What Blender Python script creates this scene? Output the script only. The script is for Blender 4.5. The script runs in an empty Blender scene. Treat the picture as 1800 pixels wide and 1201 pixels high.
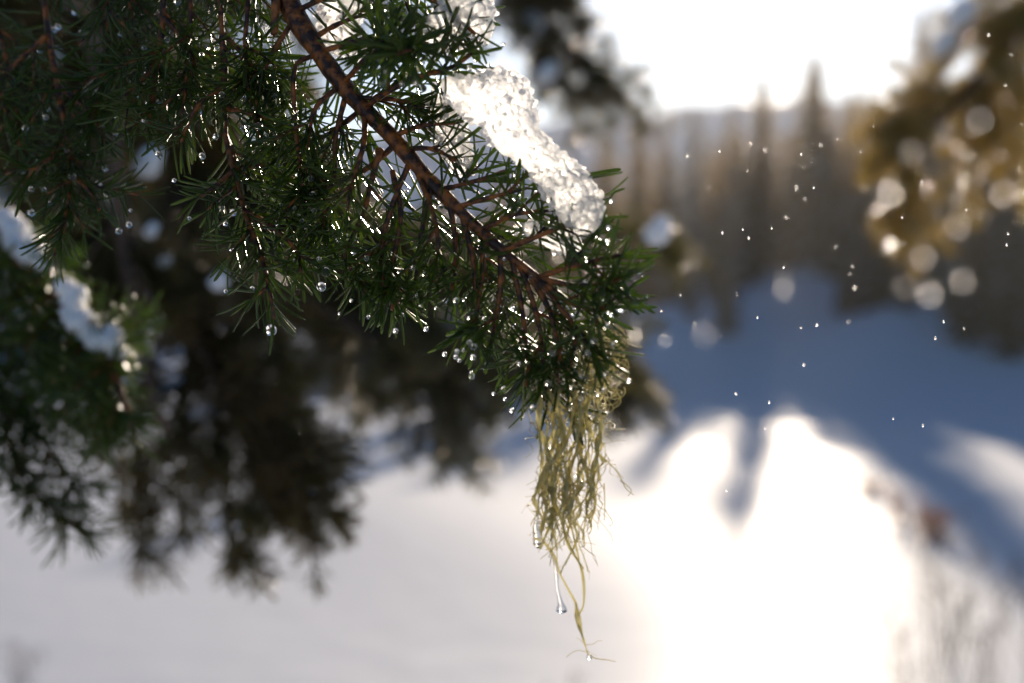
import bpy, math
import numpy as np
from mathutils import Vector, Matrix

# ------------------------------------------------------------------ camera, world, sun, exposure
sc = bpy.context.scene
COL = sc.collection
RAD = math.radians
FPX = 2500.0                       # focal length in photograph pixels (50 mm on 36 mm over 1800 px)
PITCH = math.atan(40.5 / FPX)      # horizon sits at y = 560
CAM = np.array([0.0, 0.0, 1.5])
RIGHT = np.array([1.0, 0.0, 0.0])
UP = np.array([0.0, math.sin(PITCH), math.cos(PITCH)])
FWD = np.array([0.0, math.cos(PITCH), -math.sin(PITCH)])

cam_data = bpy.data.cameras.new('camera')
cam = bpy.data.objects.new('camera', cam_data)
COL.objects.link(cam)
cam.location = CAM
cam.rotation_euler = (math.pi / 2 - PITCH, 0, 0)
cam_data.lens = 50.0
cam_data.sensor_width = 36.0
cam_data.clip_start = 0.02
cam_data.clip_end = 3000
cam_data.dof.use_dof = True
cam_data.dof.focus_distance = 0.582
cam_data.dof.aperture_fstop = 5.2
sc.camera = cam

SUN_AZ, SUN_EL = RAD(10.2), RAD(13.2)
S = np.array([math.sin(SUN_AZ) * math.cos(SUN_EL), math.cos(SUN_AZ) * math.cos(SUN_EL), math.sin(SUN_EL)])
world = bpy.data.worlds.new('World')
sc.world = world
world.use_nodes = True
wn, wl = world.node_tree.nodes, world.node_tree.links
wn.clear()
w_out = wn.new('ShaderNodeOutputWorld')
w_bg = wn.new('ShaderNodeBackground')
w_sky = wn.new('ShaderNodeTexSky')
w_sky.sky_type = 'NISHITA'
w_sky.sun_disc = False
w_sky.sun_elevation = SUN_EL
w_sky.sun_rotation = SUN_AZ
w_sky.altitude = 900
w_sky.air_density = 1.0
w_sky.dust_density = 0.6
w_sky.ozone_density = 4.0
w_bg.inputs['Strength'].default_value = 0.07
wl.new(w_sky.outputs[0], w_bg.inputs[0])
wl.new(w_bg.outputs[0], w_out.inputs[0])

sun_data = bpy.data.lights.new('sun', 'SUN')
sun_data.energy = 5.0
sun_data.angle = RAD(0.6)
sun_data.color = (1.0, 0.84, 0.66)
sun = bpy.data.objects.new('sun', sun_data)
COL.objects.link(sun)
sun.rotation_euler = Vector(S).to_track_quat('Z', 'Y').to_euler()
sun.location = (8, 40, 25)

sc.view_settings.view_transform = 'Standard'
sc.view_settings.look = 'None'
sc.view_settings.gamma = 1.0
sc.view_settings.use_curve_mapping = False
sc.view_settings.exposure = 0.45
sc.render.engine = 'CYCLES'
sc.cycles.use_denoising = True
sc.cycles.max_bounces = 8
sc.cycles.diffuse_bounces = 3
sc.cycles.glossy_bounces = 3
sc.cycles.transmission_bounces = 6
sc.cycles.volume_bounces = 0
sc.cycles.sample_clamp_direct = 0
sc.cycles.sample_clamp_indirect = 40
sc.cycles.use_adaptive_sampling = False

# ------------------------------------------------------------------ helpers
def P(px, py, d):
    return CAM + ((px - 900.0) / FPX * d) * RIGHT + ((600.5 - py) / FPX * d) * UP + d * FWD

def PX(p):
    q = np.asarray(p) - CAM
    d = q @ FWD
    return 900 + (q @ RIGHT) / d * FPX, 600.5 - (q @ UP) / d * FPX, d

def unit(v):
    v = np.asarray(v, float)
    return v / (np.linalg.norm(v, axis=-1, keepdims=True) + 1e-12)

def catmull(pts, n):
    pts = np.asarray(pts, float)
    if len(pts) == 2:
        t = np.linspace(0, 1, n)[:, None]
        return pts[0] * (1 - t) + pts[1] * t
    ext = np.vstack([2 * pts[0] - pts[1], pts, 2 * pts[-1] - pts[-2]])
    segs = len(pts) - 1
    out = []
    for u in np.linspace(0, segs - 1e-6, n):
        i = int(u); t = u - i
        a, b, c, d = ext[i], ext[i + 1], ext[i + 2], ext[i + 3]
        out.append(0.5 * (2 * b + (c - a) * t + (2 * a - 5 * b + 4 * c - d) * t * t + (3 * b - a - 3 * c + d) * t ** 3))
    return np.array(out)

def px_path(pts, n=14):
    return catmull([P(*p) for p in pts], n)

def plen(path):
    return float(np.linalg.norm(np.diff(path, axis=0), axis=1).sum())

def sample(path, u):
    """points and tangents at fractions u of the arc length"""
    seg = np.linalg.norm(np.diff(path, axis=0), axis=1)
    s = np.concatenate([[0], np.cumsum(seg)])
    x = np.asarray(u, float) * s[-1]
    pos = np.stack([np.interp(x, s, path[:, k]) for k in range(3)], -1)
    i = np.clip(np.searchsorted(s, x, side='right') - 1, 0, len(seg) - 1)
    return pos, unit(path[i + 1] - path[i])

def new_mesh(name, verts, faces, mat, smooth=True):
    """faces: list of integer arrays (M x 3 or M x 4)"""
    me = bpy.data.meshes.new(name)
    verts = np.asarray(verts, np.float32)
    me.vertices.add(len(verts))
    me.vertices.foreach_set('co', verts.ravel())
    faces = [np.asarray(f, np.int32) for f in faces if len(f)]
    loops = np.concatenate([f.ravel() for f in faces])
    tot = np.concatenate([np.full(len(f), f.shape[1], np.int32) for f in faces])
    start = np.concatenate([[0], np.cumsum(tot)[:-1]]).astype(np.int32)
    me.loops.add(len(loops))
    me.loops.foreach_set('vertex_index', loops)
    me.polygons.add(len(tot))
    me.polygons.foreach_set('loop_start', start)
    me.polygons.foreach_set('loop_total', tot)
    me.polygons.foreach_set('use_smooth', np.full(len(tot), smooth, dtype=bool))
    me.update(calc_edges=True)
    me.validate()
    if mat is not None:
        me.materials.append(mat)
    return me

def link(name, data, parent=None):
    o = bpy.data.objects.new(name, data)
    COL.objects.link(o)
    if parent is not None:
        o.parent = parent
        o.matrix_parent_inverse = Matrix.Identity(4)
    return o

def tag(o, label=None, cat=None, group=None, kind=None):
    if label: o['label'] = label
    if cat: o['category'] = cat
    if group: o['group'] = group
    if kind: o['kind'] = kind
    return o

def empty(name, loc):
    e = link(name, None)
    e.empty_display_size = 0.05
    e.location = loc
    return e

def tube(path, radii, sides=6, cap=True):
    path = np.asarray(path, float)
    n = len(path)
    radii = np.broadcast_to(radii, (n,))
    T = unit(np.gradient(path, axis=0))
    ref = np.array([0.31, 0.22, 0.92]) if abs(T[0] @ np.array([0.31, 0.22, 0.92])) < 0.9 else np.array([1.0, 0, 0])
    A = np.zeros_like(T)
    a = ref
    for i in range(n):
        a = unit(a - T[i] * (a @ T[i])); A[i] = a
    B = np.cross(T, A)
    ang = np.linspace(0, 2 * math.pi, sides, endpoint=False)
    ring = (np.cos(ang)[None, :, None] * A[:, None] + np.sin(ang)[None, :, None] * B[:, None]) * radii[:, None, None]
    v = (path[:, None] + ring).reshape(-1, 3)
    i = np.arange(n - 1)[:, None] * sides
    j = np.arange(sides)[None]
    k = (j + 1) % sides
    q = np.stack([i + j, i + k, i + sides + k, i + sides + j], -1).reshape(-1, 4)
    tris = np.zeros((0, 3), int)
    if cap:
        m = len(v)
        v = np.vstack([v, path[0] - T[0] * radii[0] * .5, path[-1] + T[-1] * radii[-1] * .8])
        jj = np.arange(sides); kk = (jj + 1) % sides
        tris = np.vstack([np.stack([kk, jj, np.full(sides, m)], -1),
                          np.stack([(n - 1) * sides + jj, (n - 1) * sides + kk, np.full(sides, m + 1)], -1)])
    return v, q, tris

class Geo:
    def __init__(self):
        self.v, self.q, self.t, self.n = [], [], [], 0
    def add(self, v, q=None, t=None):
        if q is not None and len(q): self.q.append(np.asarray(q) + self.n)
        if t is not None and len(t): self.t.append(np.asarray(t) + self.n)
        self.v.append(np.asarray(v)); self.n += len(v)
    def mesh(self, name, mat, origin=None, smooth=True):
        v = np.vstack(self.v)
        if origin is not None: v = v - np.asarray(origin)
        f = []
        if self.q: f.append(np.vstack(self.q))
        if self.t: f.append(np.vstack(self.t))
        return new_mesh(name, v, f, mat, smooth)

def ico(sub=2):
    import bmesh
    bm = bmesh.new()
    bmesh.ops.create_icosphere(bm, subdivisions=sub, radius=1.0)
    v = np.array([x.co[:] for x in bm.verts])
    t = np.array([[x.index for x in f.verts] for f in bm.faces])
    bm.free()
    return v, t
ICO1, ICO2, ICO3, ICO4 = ico(1), ico(2), ico(3), ico(4)

# ------------------------------------------------------------------ materials
def mat_new(name):
    m = bpy.data.materials.new(name)
    m.use_nodes = True
    nt = m.node_tree
    b = nt.nodes['Principled BSDF']
    return m, nt, b

def noise_mix(nt, ca, cb, scale, lo=0.35, hi=0.65, detail=4, coord='Object'):
    N, L = nt.nodes, nt.links
    tc = N.new('ShaderNodeTexCoord')
    no = N.new('ShaderNodeTexNoise'); no.inputs['Scale'].default_value = scale; no.inputs['Detail'].default_value = detail
    L.new(tc.outputs[coord], no.inputs['Vector'])
    rp = N.new('ShaderNodeValToRGB')
    rp.color_ramp.elements[0].position = lo; rp.color_ramp.elements[0].color = (*ca, 1)
    rp.color_ramp.elements[1].position = hi; rp.color_ramp.elements[1].color = (*cb, 1)
    L.new(no.outputs['Fac'], rp.inputs['Fac'])
    return rp.outputs['Color'], no

def add_bump(nt, bsdf, scale, strength, dist, coord='Object', detail=4):
    N, L = nt.nodes, nt.links
    tc = N.new('ShaderNodeTexCoord')
    no = N.new('ShaderNodeTexNoise'); no.inputs['Scale'].default_value = scale; no.inputs['Detail'].default_value = detail
    L.new(tc.outputs[coord], no.inputs['Vector'])
    bu = N.new('ShaderNodeBump'); bu.inputs['Strength'].default_value = strength; bu.inputs['Distance'].default_value = dist
    L.new(no.outputs['Fac'], bu.inputs['Height'])
    L.new(bu.outputs['Normal'], bsdf.inputs['Normal'])
    return bu

def leaf_mat(name, ca, cb, ta, tb, transl=0.35, rough=0.3, scale=60, spec=0.5):
    """waxy needle: reflecting skin over a leaf that lets some light through"""
    m, nt, b = mat_new(name)
    N, L = nt.nodes, nt.links
    c, no = noise_mix(nt, ca, cb, scale)
    oi = N.new('ShaderNodeObjectInfo'); hs = N.new('ShaderNodeHueSaturation')      # every twig a little different
    m1 = N.new('ShaderNodeMapRange'); m1.inputs['To Min'].default_value = 0.465; m1.inputs['To Max'].default_value = 0.515
    m2 = N.new('ShaderNodeMapRange'); m2.inputs['To Min'].default_value = 1.35; m2.inputs['To Max'].default_value = 0.7
    L.new(oi.outputs['Random'], m1.inputs['Value']); L.new(oi.outputs['Random'], m2.inputs['Value'])
    L.new(m1.outputs[0], hs.inputs['Hue']); L.new(m2.outputs[0], hs.inputs['Value']); L.new(c, hs.inputs['Color'])
    L.new(hs.outputs[0], b.inputs['Base Color'])
    b.inputs['Roughness'].default_value = rough
    b.inputs['Specular IOR Level'].default_value = spec
    t, _ = noise_mix(nt, ta, tb, scale)
    tr = N.new('ShaderNodeBsdfTranslucent'); L.new(t, tr.inputs['Color'])
    mx = N.new('ShaderNodeMixShader'); mx.inputs['Fac'].default_value = transl
    L.new(b.outputs[0], mx.inputs[1]); L.new(tr.outputs[0], mx.inputs[2])
    L.new(mx.outputs[0], nt.nodes['Material Output'].inputs['Surface'])
    return m

M = {}
M['needle'] = leaf_mat('needle', (0.022, 0.046, 0.010), (0.060, 0.090, 0.020), (0.26, 0.38, 0.05), (0.40, 0.52, 0.10), 0.44, 0.22, 45)
M['needle_olive'] = leaf_mat('needle_olive', (0.080, 0.066, 0.030), (0.165, 0.125, 0.065), (0.44, 0.42, 0.10), (0.56, 0.48, 0.18), 0.55, 0.3, 25)
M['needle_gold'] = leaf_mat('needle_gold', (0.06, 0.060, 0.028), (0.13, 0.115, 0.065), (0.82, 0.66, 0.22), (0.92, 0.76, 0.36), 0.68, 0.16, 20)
M['needle_pale'] = leaf_mat('needle_pale', (0.085, 0.085, 0.045), (0.17, 0.155, 0.095), (0.50, 0.47, 0.16), (0.62, 0.55, 0.26), 0.5, 0.3, 18)
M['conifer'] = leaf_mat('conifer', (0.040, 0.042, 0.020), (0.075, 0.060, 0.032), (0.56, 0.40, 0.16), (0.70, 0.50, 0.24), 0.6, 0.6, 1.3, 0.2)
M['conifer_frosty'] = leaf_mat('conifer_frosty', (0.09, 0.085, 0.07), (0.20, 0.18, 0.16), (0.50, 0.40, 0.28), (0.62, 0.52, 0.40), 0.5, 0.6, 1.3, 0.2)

m, nt, b = mat_new('bark_twig')
c, _ = noise_mix(nt, (0.032, 0.012, 0.006), (0.40, 0.125, 0.018), 240, 0.42, 0.68)
nt.links.new(c, b.inputs['Base Color']); b.inputs['Roughness'].default_value = 0.5
add_bump(nt, b, 500, 0.6, 0.0012)
M['twig'] = m
m, nt, b = mat_new('bark_grey')
c, _ = noise_mix(nt, (0.05, 0.032, 0.02), (0.15, 0.10, 0.065), 30)
nt.links.new(c, b.inputs['Base Color']); b.inputs['Roughness'].default_value = 0.85
add_bump(nt, b, 60, 0.7, 0.01)
M['bark'] = m

def snow_mat(name, rough=0.55, sheen=0.0, spec=0.5, sss=0.0, sss_r=0.006, bump=None, col=(0.86, 0.88, 0.90)):
    m, nt, b = mat_new(name)
    b.inputs['Base Color'].default_value = (*col, 1)
    b.inputs['Roughness'].default_value = rough
    b.inputs['Specular IOR Level'].default_value = spec
    if sss:
        b.inputs['Subsurface Weight'].default_value = sss
        b.inputs['Subsurface Radius'].default_value = (1.0, 0.9, 0.8)
        b.inputs['Subsurface Scale'].default_value = sss_r
    if bump: add_bump(nt, b, *bump)
    if sheen:
        g = nt.nodes.new('ShaderNodeBsdfGlossy'); g.inputs['Roughness'].default_value = 0.36
        g.inputs['Color'].default_value = (0.95, 0.95, 0.95, 1)
        mx = nt.nodes.new('ShaderNodeMixShader'); mx.inputs['Fac'].default_value = sheen
        nt.links.new(b.outputs[0], mx.inputs[1]); nt.links.new(g.outputs[0], mx.inputs[2])
        nt.links.new(mx.outputs[0], nt.nodes['Material Output'].inputs['Surface'])
    return m
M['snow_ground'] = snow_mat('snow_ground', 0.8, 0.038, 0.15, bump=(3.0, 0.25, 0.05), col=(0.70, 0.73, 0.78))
M['snow_clump'] = snow_mat('snow_clump', 0.45, 0, 0.4, 0.55, 0.03, bump=(1400, 0.7, 0.0006), col=(0.97, 0.97, 0.97))
nt = M['snow_clump'].node_tree      # wet icy grains: half of the light goes straight through the crystals
gl = nt.nodes.new('ShaderNodeBsdfGlass'); gl.inputs['Roughness'].default_value = 0.72; gl.inputs['IOR'].default_value = 1.31
mx = nt.nodes.new('ShaderNodeMixShader'); mx.inputs['Fac'].default_value = 0.5
nt.links.new(nt.nodes['Principled BSDF'].outputs[0], mx.inputs[1]); nt.links.new(gl.outputs[0], mx.inputs[2])
nt.links.new(mx.outputs[0], nt.nodes['Material Output'].inputs['Surface'])
tr = nt.nodes.new('ShaderNodeBsdfTranslucent'); tr.inputs['Color'].default_value = (0.97, 0.96, 0.94, 1)
m2 = nt.nodes.new('ShaderNodeMixShader'); m2.inputs['Fac'].default_value = 0.3
nt.links.new(mx.outputs[0], m2.inputs[1]); nt.links.new(tr.outputs[0], m2.inputs[2])
nt.links.new(m2.outputs[0], nt.nodes['Material Output'].inputs['Surface'])
M['snow_soft'] = snow_mat('snow_soft', 0.6, 0, 0.3, 1.0, 0.012, bump=(500, 0.4, 0.001), col=(0.95, 0.95, 0.95))
M['snow_bough'] = snow_mat('snow_bough', 0.6, bump=(4.0, 0.4, 0.1))
nt = M['snow_bough'].node_tree       # thin frost glows against the light
tr = nt.nodes.new('ShaderNodeBsdfTranslucent'); tr.inputs['Color'].default_value = (0.92, 0.91, 0.90, 1)
mx = nt.nodes.new('ShaderNodeMixShader'); mx.inputs['Fac'].default_value = 0.5
nt.links.new(nt.nodes['Principled BSDF'].outputs[0], mx.inputs[1]); nt.links.new(tr.outputs[0], mx.inputs[2])
nt.links.new(mx.outputs[0], nt.nodes['Material Output'].inputs['Surface'])

def water_mat(name, rough):
    m, nt, b = mat_new(name)
    b.inputs['Base Color'].default_value = (1, 1, 1, 1)
    b.inputs['Roughness'].default_value = rough
    b.inputs['IOR'].default_value = 1.333
    b.inputs['Transmission Weight'].default_value = 1.0
    return m
M['water'] = water_mat('water', 0.22)
M['water_clear'] = water_mat('water_clear', 0.08)
M['lichen'] = leaf_mat('lichen', (0.38, 0.34, 0.16), (0.60, 0.55, 0.32), (0.90, 0.84, 0.50), (0.97, 0.93, 0.68), 0.68, 0.4, 120)
M['lichen_pale'] = leaf_mat('lichen_pale', (0.36, 0.33, 0.18), (0.52, 0.48, 0.30), (0.8, 0.74, 0.42), (0.9, 0.84, 0.55), 0.6, 0.45, 120)
M['dry_stem'] = leaf_mat('dry_stem', (0.13, 0.085, 0.05), (0.24, 0.16, 0.09), (0.2, 0.13, 0.06), (0.3, 0.2, 0.1), 0.25, 0.7, 20, 0.2)
M['dry_leaf'] = leaf_mat('dry_leaf', (0.28, 0.10, 0.03), (0.42, 0.17, 0.06), (0.45, 0.17, 0.05), (0.6, 0.26, 0.08), 0.4, 0.6, 20, 0.2)

# ------------------------------------------------------------------ the ground
def ground_z(x, y):
    x = np.asarray(x, float); y = np.asarray(y, float)
    def sm(a, b, v):
        t = np.clip((v - a) / (b - a), 0, 1); return t * t * (3 - 2 * t)
    z = 0.05 * np.sin(x * 0.5 + 1.2) * np.sin(y * 0.37) * sm(3, 9, y) + 0.03 * np.sin(x * 1.3 + y * 0.8)
    z = z + 1.5 * sm(26, 42, y) + 4.0 * sm(40, 68, y)
    z = z + 1.3 * sm(5, 16, x) * sm(25, 40, y)
    z = z + 0.03 * np.clip(y - 66, 0, 54) + 0.285 * np.clip(y - 118 - 3 * np.sin(x * 0.11), 0, 56 + 5 * np.sin(x * 0.045 + 0.4)) - 0.25 * np.clip(y - 182, 0, 60)
    z = z + 3.0 * sm(60, 160, y) * np.sin(x * 0.02 + 0.6)
    z = z + 0.3 * np.sin(x * 0.31 + y * 0.17) * sm(28, 45, y) + 0.30 * np.sin(x * 0.83 - y * 0.41 + 1.0) * sm(27, 36, y)
    return z

gu = np.linspace(-1, 1, 201)
gx = np.sign(gu) * (np.abs(gu) * 40 + np.abs(gu) ** 4 * 360)
gv = np.linspace(0, 1, 221)
gy = -30 + gv * 110 + gv ** 4 * 480
XX, YY = np.meshgrid(gx, gy)
ZZ = ground_z(XX, YY)
gvv = np.stack([XX, YY, ZZ], -1).reshape(-1, 3)
ny, nx = XX.shape
i = np.arange(ny - 1)[:, None] * nx + np.arange(nx - 1)[None]
gq = np.stack([i, i + 1, i + nx + 1, i + nx], -1).reshape(-1, 4)
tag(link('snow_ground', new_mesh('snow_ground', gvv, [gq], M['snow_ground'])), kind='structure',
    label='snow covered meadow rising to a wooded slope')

# ------------------------------------------------------------------ conifers across the meadow
def conifer_parts(seed, h, rmax, frosty, whorl=0.33, base=0.07):
    rng = np.random.default_rng(seed)
    n = 12
    zz = np.linspace(-0.6, h, n)
    lean = rng.normal(0, 0.012, 2)
    path = np.stack([lean[0] * zz ** 1.2 if False else lean[0] * zz, lean[1] * zz, zz], -1)
    tv, tq, tt = tube(path, np.linspace(0.022 * h, 0.004 * h, n), 7)
    tg = Geo(); tg.add(tv, tq, tt)
    cg, sg = Geo(), Geo()
    z = h * base
    while z < h * 0.985:
        f = (z / h - base) / (1 - base)
        R = rmax * ((1 - f) ** 0.8) * (0.55 + 0.45 * min(1, f * 6)) + 0.10
        nb = max(4, int(5 + 4 * (1 - f)))
        a0 = rng.uniform(0, 6.28)
        for k in range(nb):
            a = a0 + k * 6.283 / nb + rng.normal(0, 0.25)
            Lb = R * rng.uniform(0.55, 1.12)
            el = RAD(22 * f - 14 + rng.normal(0, 7))
            hd = np.array([math.cos(a), math.sin(a), 0.0])
            side = np.array([-math.sin(a), math.cos(a), 0.0])
            ns = max(4, int(Lb * 7))
            u = np.linspace(0.12, 1.0, ns) + rng.normal(0, 0.02, ns)
            start = np.array([lean[0] * z, lean[1] * z, z])
            pos = start + hd * (u * Lb * math.cos(el))[:, None]
            pos[:, 2] += u * Lb * math.sin(el) - 0.16 * Lb * u ** 2
            for sgn in (-1, 0, 1, 2):
                m_ = len(u)
                if sgn == 2:
                    d = unit(hd * 0.5 + rng.normal(0, 0.4, (m_, 3)) + np.array([0, 0, -0.95]))
                else:
                    d = unit(hd * 0.75 + side * sgn * 0.85 + np.array([0, 0, -0.35]) + rng.normal(0, 0.18, (m_, 3)))
                Ls = (0.20 + 0.30 * (1 - u)) * (0.45 + 0.55 * min(1.5, Lb)) * rng.uniform(0.7, 1.3, m_)
                wv = unit(np.cross(d, np.array([0.2, 0.1, 1.0]) + rng.normal(0, 0.3, (m_, 3)))) * (Ls * 0.2)[:, None]
                p0 = pos; p1 = pos + d * (Ls * 0.45)[:, None]; p2 = pos + d * Ls[:, None]; p2[:, 2] -= Ls * 0.12
                v = np.stack([p0, p1 - wv, p2, p1 + wv], 1).reshape(-1, 3)
                q = np.arange(m_ * 4).reshape(-1, 4)
                cg.add(v, q)
                if sgn in (-1, 0, 1):
                    keep = rng.random(m_) < (0.75 if frosty else 0.2)
                    if keep.any():
                        mk = keep.sum(); up = np.array([0, 0, 0.035])
                        sz = 0.9
                        a_ = p0[keep] + up; c_ = pos[keep] + d[keep] * (Ls[keep] * sz)[:, None] + up * 0.6
                        w_ = wv[keep] * 1.1; mid = p1[keep] + up
                        top = mid + np.array([0, 0, 0.05])
                        v = np.stack([a_, mid - w_, c_, mid + w_, top], 1).reshape(-1, 3)
                        o = np.arange(mk)[:, None] * 5
                        t = np.concatenate([o + np.array([[0, 1, 4]]), o + np.array([[1, 2, 4]]), o + np.array([[2, 3, 4]]), o + np.array([[3, 0, 4]])])
                        sg.add(v, None, t)
        z += whorl * rng.uniform(0.75, 1.2) * (0.6 + 0.4 * (1 - f))
    cm = M['conifer_frosty'] if frosty else M['conifer']
    return (tg.mesh('conifer_trunk', M['bark']), cg.mesh('conifer_crown', cm, smooth=False), sg.mesh('conifer_snow', M['snow_bough'], smooth=False))

VAR = [
    conifer_parts(1, 10, 2.4, False), conifer_parts(2, 10, 2.0, False), conifer_parts(3, 10, 2.6, False),
    conifer_parts(4, 10, 2.0, True, 0.36), conifer_parts(5, 10, 1.7, True, 0.36),
]
def conifer(px, tip_y, D, var, rot, label, group, wide=1.0, h=None):
    tip = P(px, tip_y, D)
    x, y = tip[0], tip[1]
    gz = float(ground_z(x, y))
    hh = tip[2] - gz
    s = hh / 10.0
    e = empty('conifer_tree', (x, y, gz))
    e.rotation_euler = (0, 0, rot)
    e.scale = (s * wide, s * wide, s)
    tag(e, label, 'tree', group)
    for nm, me in zip(('trunk', 'crown', 'bough_snow'), VAR[var]):
        o = link(nm, me, e)
        if nm != 'trunk': o['kind'] = 'stuff'
    return e

rngF = np.random.default_rng(77)
G_EDGE = 'snowy conifers at the edge of the meadow'
named = [
    # px, tip y, distance, variant, wide, label
    (1428, 92, 50, 0, 1.15, 'tall dark pointed conifer rising highest in the middle of the forest edge'),
    (1342, 128, 52, 1, 1.0, 'slim dark conifer with sharp top beside the highest forest edge tree'),
    (1222, 186, 54, 3, 0.95, 'frosty pale conifer standing against the open snowy hillside'),
    (1622, 18, 40, 1, 0.95, 'very tall narrow conifer partly hidden by the golden sunlit bough'),
    (1500, 158, 50, 1, 0.85, 'dark conifer standing between two taller pointed trees of the forest edge'),
]
for (px, ty, D, v, wd, lab) in named:
    conifer(px, ty, D, v, rngF.uniform(0, 6.28), lab, None, wd)
L_DARK = 'dark conifer with scattered snow in the shaded forest edge'
L_PALE = 'pale frosted conifer in the hazy woods beyond the forest edge'
edge = [(1388, 238, 50, 1, .9), (1258, 232, 50, 1, .8), (1556, 168, 52, 0, .7), (1462, 232, 48, 2, .8), (1522, 255, 41, 0, .9), (1566, 240, 39, 2, .9), (1318, 255, 50, 2, .8), (1122, 165, 44, 1, .75), (1168, 222, 43, 0, .75), (1062, 235, 41, 2, .8), (1288, 190, 50, 0, .8), (1275, 425, 36, 0, .9), (1592, 390, 36, 2, .8), (1482, 440, 40, 1, .9), (1215, 470, 37, 2, .9), (1545, 235, 44, 0, .8), (1588, 190, 46, 1, .8), (1290, 270, 50, 3, .8),
        (1680, 120, 36, 2, .9), (1745, 60, 34, 0, .9), (1800, 90, 36, 2, 1.), (1860, 40, 33, 0, 1.), (1930, 70, 34, 1, 1.), (1700, 250, 32, 1, .8),
        (1640, 270, 38, 2, .8), (1780, 280, 31, 1, .8), (1255, 330, 46, 1, .7), (1205, 380, 48, 2, .7), (1150, 350, 52, 3, .8),
        (1080, 330, 47, 0, .9), (1010, 300, 44, 2, .9), (950, 350, 42, 1, 1.), (880, 300, 43, 0, 1.), (790, 340, 40, 2, 1.), (700, 395, 37, 1, 1.),
        (640, 330, 42, 0, 1.), (540, 350, 42, 2, 1.), (430, 330, 40, 0, 1.), (320, 350, 42, 1, 1.), (200, 300, 42, 2, 1.), (80, 330, 44, 0, 1.)]
for (px, ty, D, v, wd) in edge:
    if ty > 360 and px > 1200: lab, grp = 'small dark conifer standing on the blue snowbank before the taller forest', 'small conifers on the snowbank'
    elif px > 1630: lab, grp = 'dark conifer in the dense unlit woods under the golden bough', 'conifers under the golden bough'
    elif px < 1100: lab, grp = 'conifer of the forest edge mostly hidden behind the blurred boughs', 'conifers behind the blurred boughs'
    else: lab, grp = L_DARK, G_EDGE
    conifer(px, ty, D, v, rngF.uniform(0, 6.28), lab, grp, wd)
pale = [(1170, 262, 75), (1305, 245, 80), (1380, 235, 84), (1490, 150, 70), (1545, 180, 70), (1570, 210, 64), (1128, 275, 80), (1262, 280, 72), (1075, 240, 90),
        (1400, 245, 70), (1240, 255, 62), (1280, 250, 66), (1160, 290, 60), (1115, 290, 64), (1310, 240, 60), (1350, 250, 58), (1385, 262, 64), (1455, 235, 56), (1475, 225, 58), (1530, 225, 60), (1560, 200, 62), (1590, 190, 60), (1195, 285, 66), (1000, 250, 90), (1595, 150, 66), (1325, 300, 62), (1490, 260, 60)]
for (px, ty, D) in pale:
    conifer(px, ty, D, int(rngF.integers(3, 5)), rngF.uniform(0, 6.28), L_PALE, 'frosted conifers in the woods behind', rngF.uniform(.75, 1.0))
L_HILL = 'small distant conifer on the snowy hillside'
for k in range(45):
    D = rngF.uniform(95, 165)
    px = rngF.uniform(900, 1750)
    q = P(px, 500, D)
    gz = float(ground_z(q[0], q[1]))
    h = rngF.uniform(2.2, 4.2)
    e = empty('conifer_tree', (q[0], q[1], gz)); e.rotation_euler = (0, 0, rngF.uniform(0, 6.28)); e.scale = (h / 10 * 1.2, h / 10 * 1.2, h / 10)
    tag(e, L_HILL, 'tree', 'small conifers on the hillside')
    for nm, me in zip(('trunk', 'crown', 'bough_snow'), VAR[int(rngF.integers(3, 5))]):
        o = link(nm, me, e)
        if nm != 'trunk': o['kind'] = 'stuff'

# ------------------------------------------------------------------ needles and branches
def needle_template(hi=True):
    if hi:
        t = np.array([0.0, 0.05, 0.35, 0.75, 0.93, 1.0])
        w = np.array([0.35, 0.75, 1.0, 1.0, 0.85, 0.4])
        sides = 5
    else:
        t = np.array([0.0, 0.4, 0.92]); w = np.array([0.6, 1.0, 0.7]); sides = 3
    W, H = 0.042, 0.019
    ang = np.linspace(0, 2 * math.pi, sides, endpoint=False) + 0.3
    v = []
    for ti, wi in zip(t, w):
        zc = -0.10 * ti * ti
        for a in ang: v.append((ti, math.cos(a) * W * wi, zc + math.sin(a) * H * wi))
    v = np.array(v)
    n = len(t)
    i = np.arange(n - 1)[:, None] * sides; j = np.arange(sides)[None]; k = (j + 1) % sides
    q = np.stack([i + j, i + k, i + sides + k, i + sides + j], -1).reshape(-1, 4)
    m_ = len(v)
    v = np.vstack([v, [[t[-1] + 0.012, 0, -0.10 * t[-1] ** 2]]])
    jj = np.arange(sides); kk = (jj + 1) % sides
    tt = np.stack([(n - 1) * sides + jj, (n - 1) * sides + kk, np.full(sides, m_)], -1)
    return v, q, tt
NEEDLE_HI, NEEDLE_LO = needle_template(True), needle_template(False)
NEEDLE_MESH = new_mesh('needle', NEEDLE_HI[0], [NEEDLE_HI[1], NEEDLE_HI[2]], M['needle'])

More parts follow.
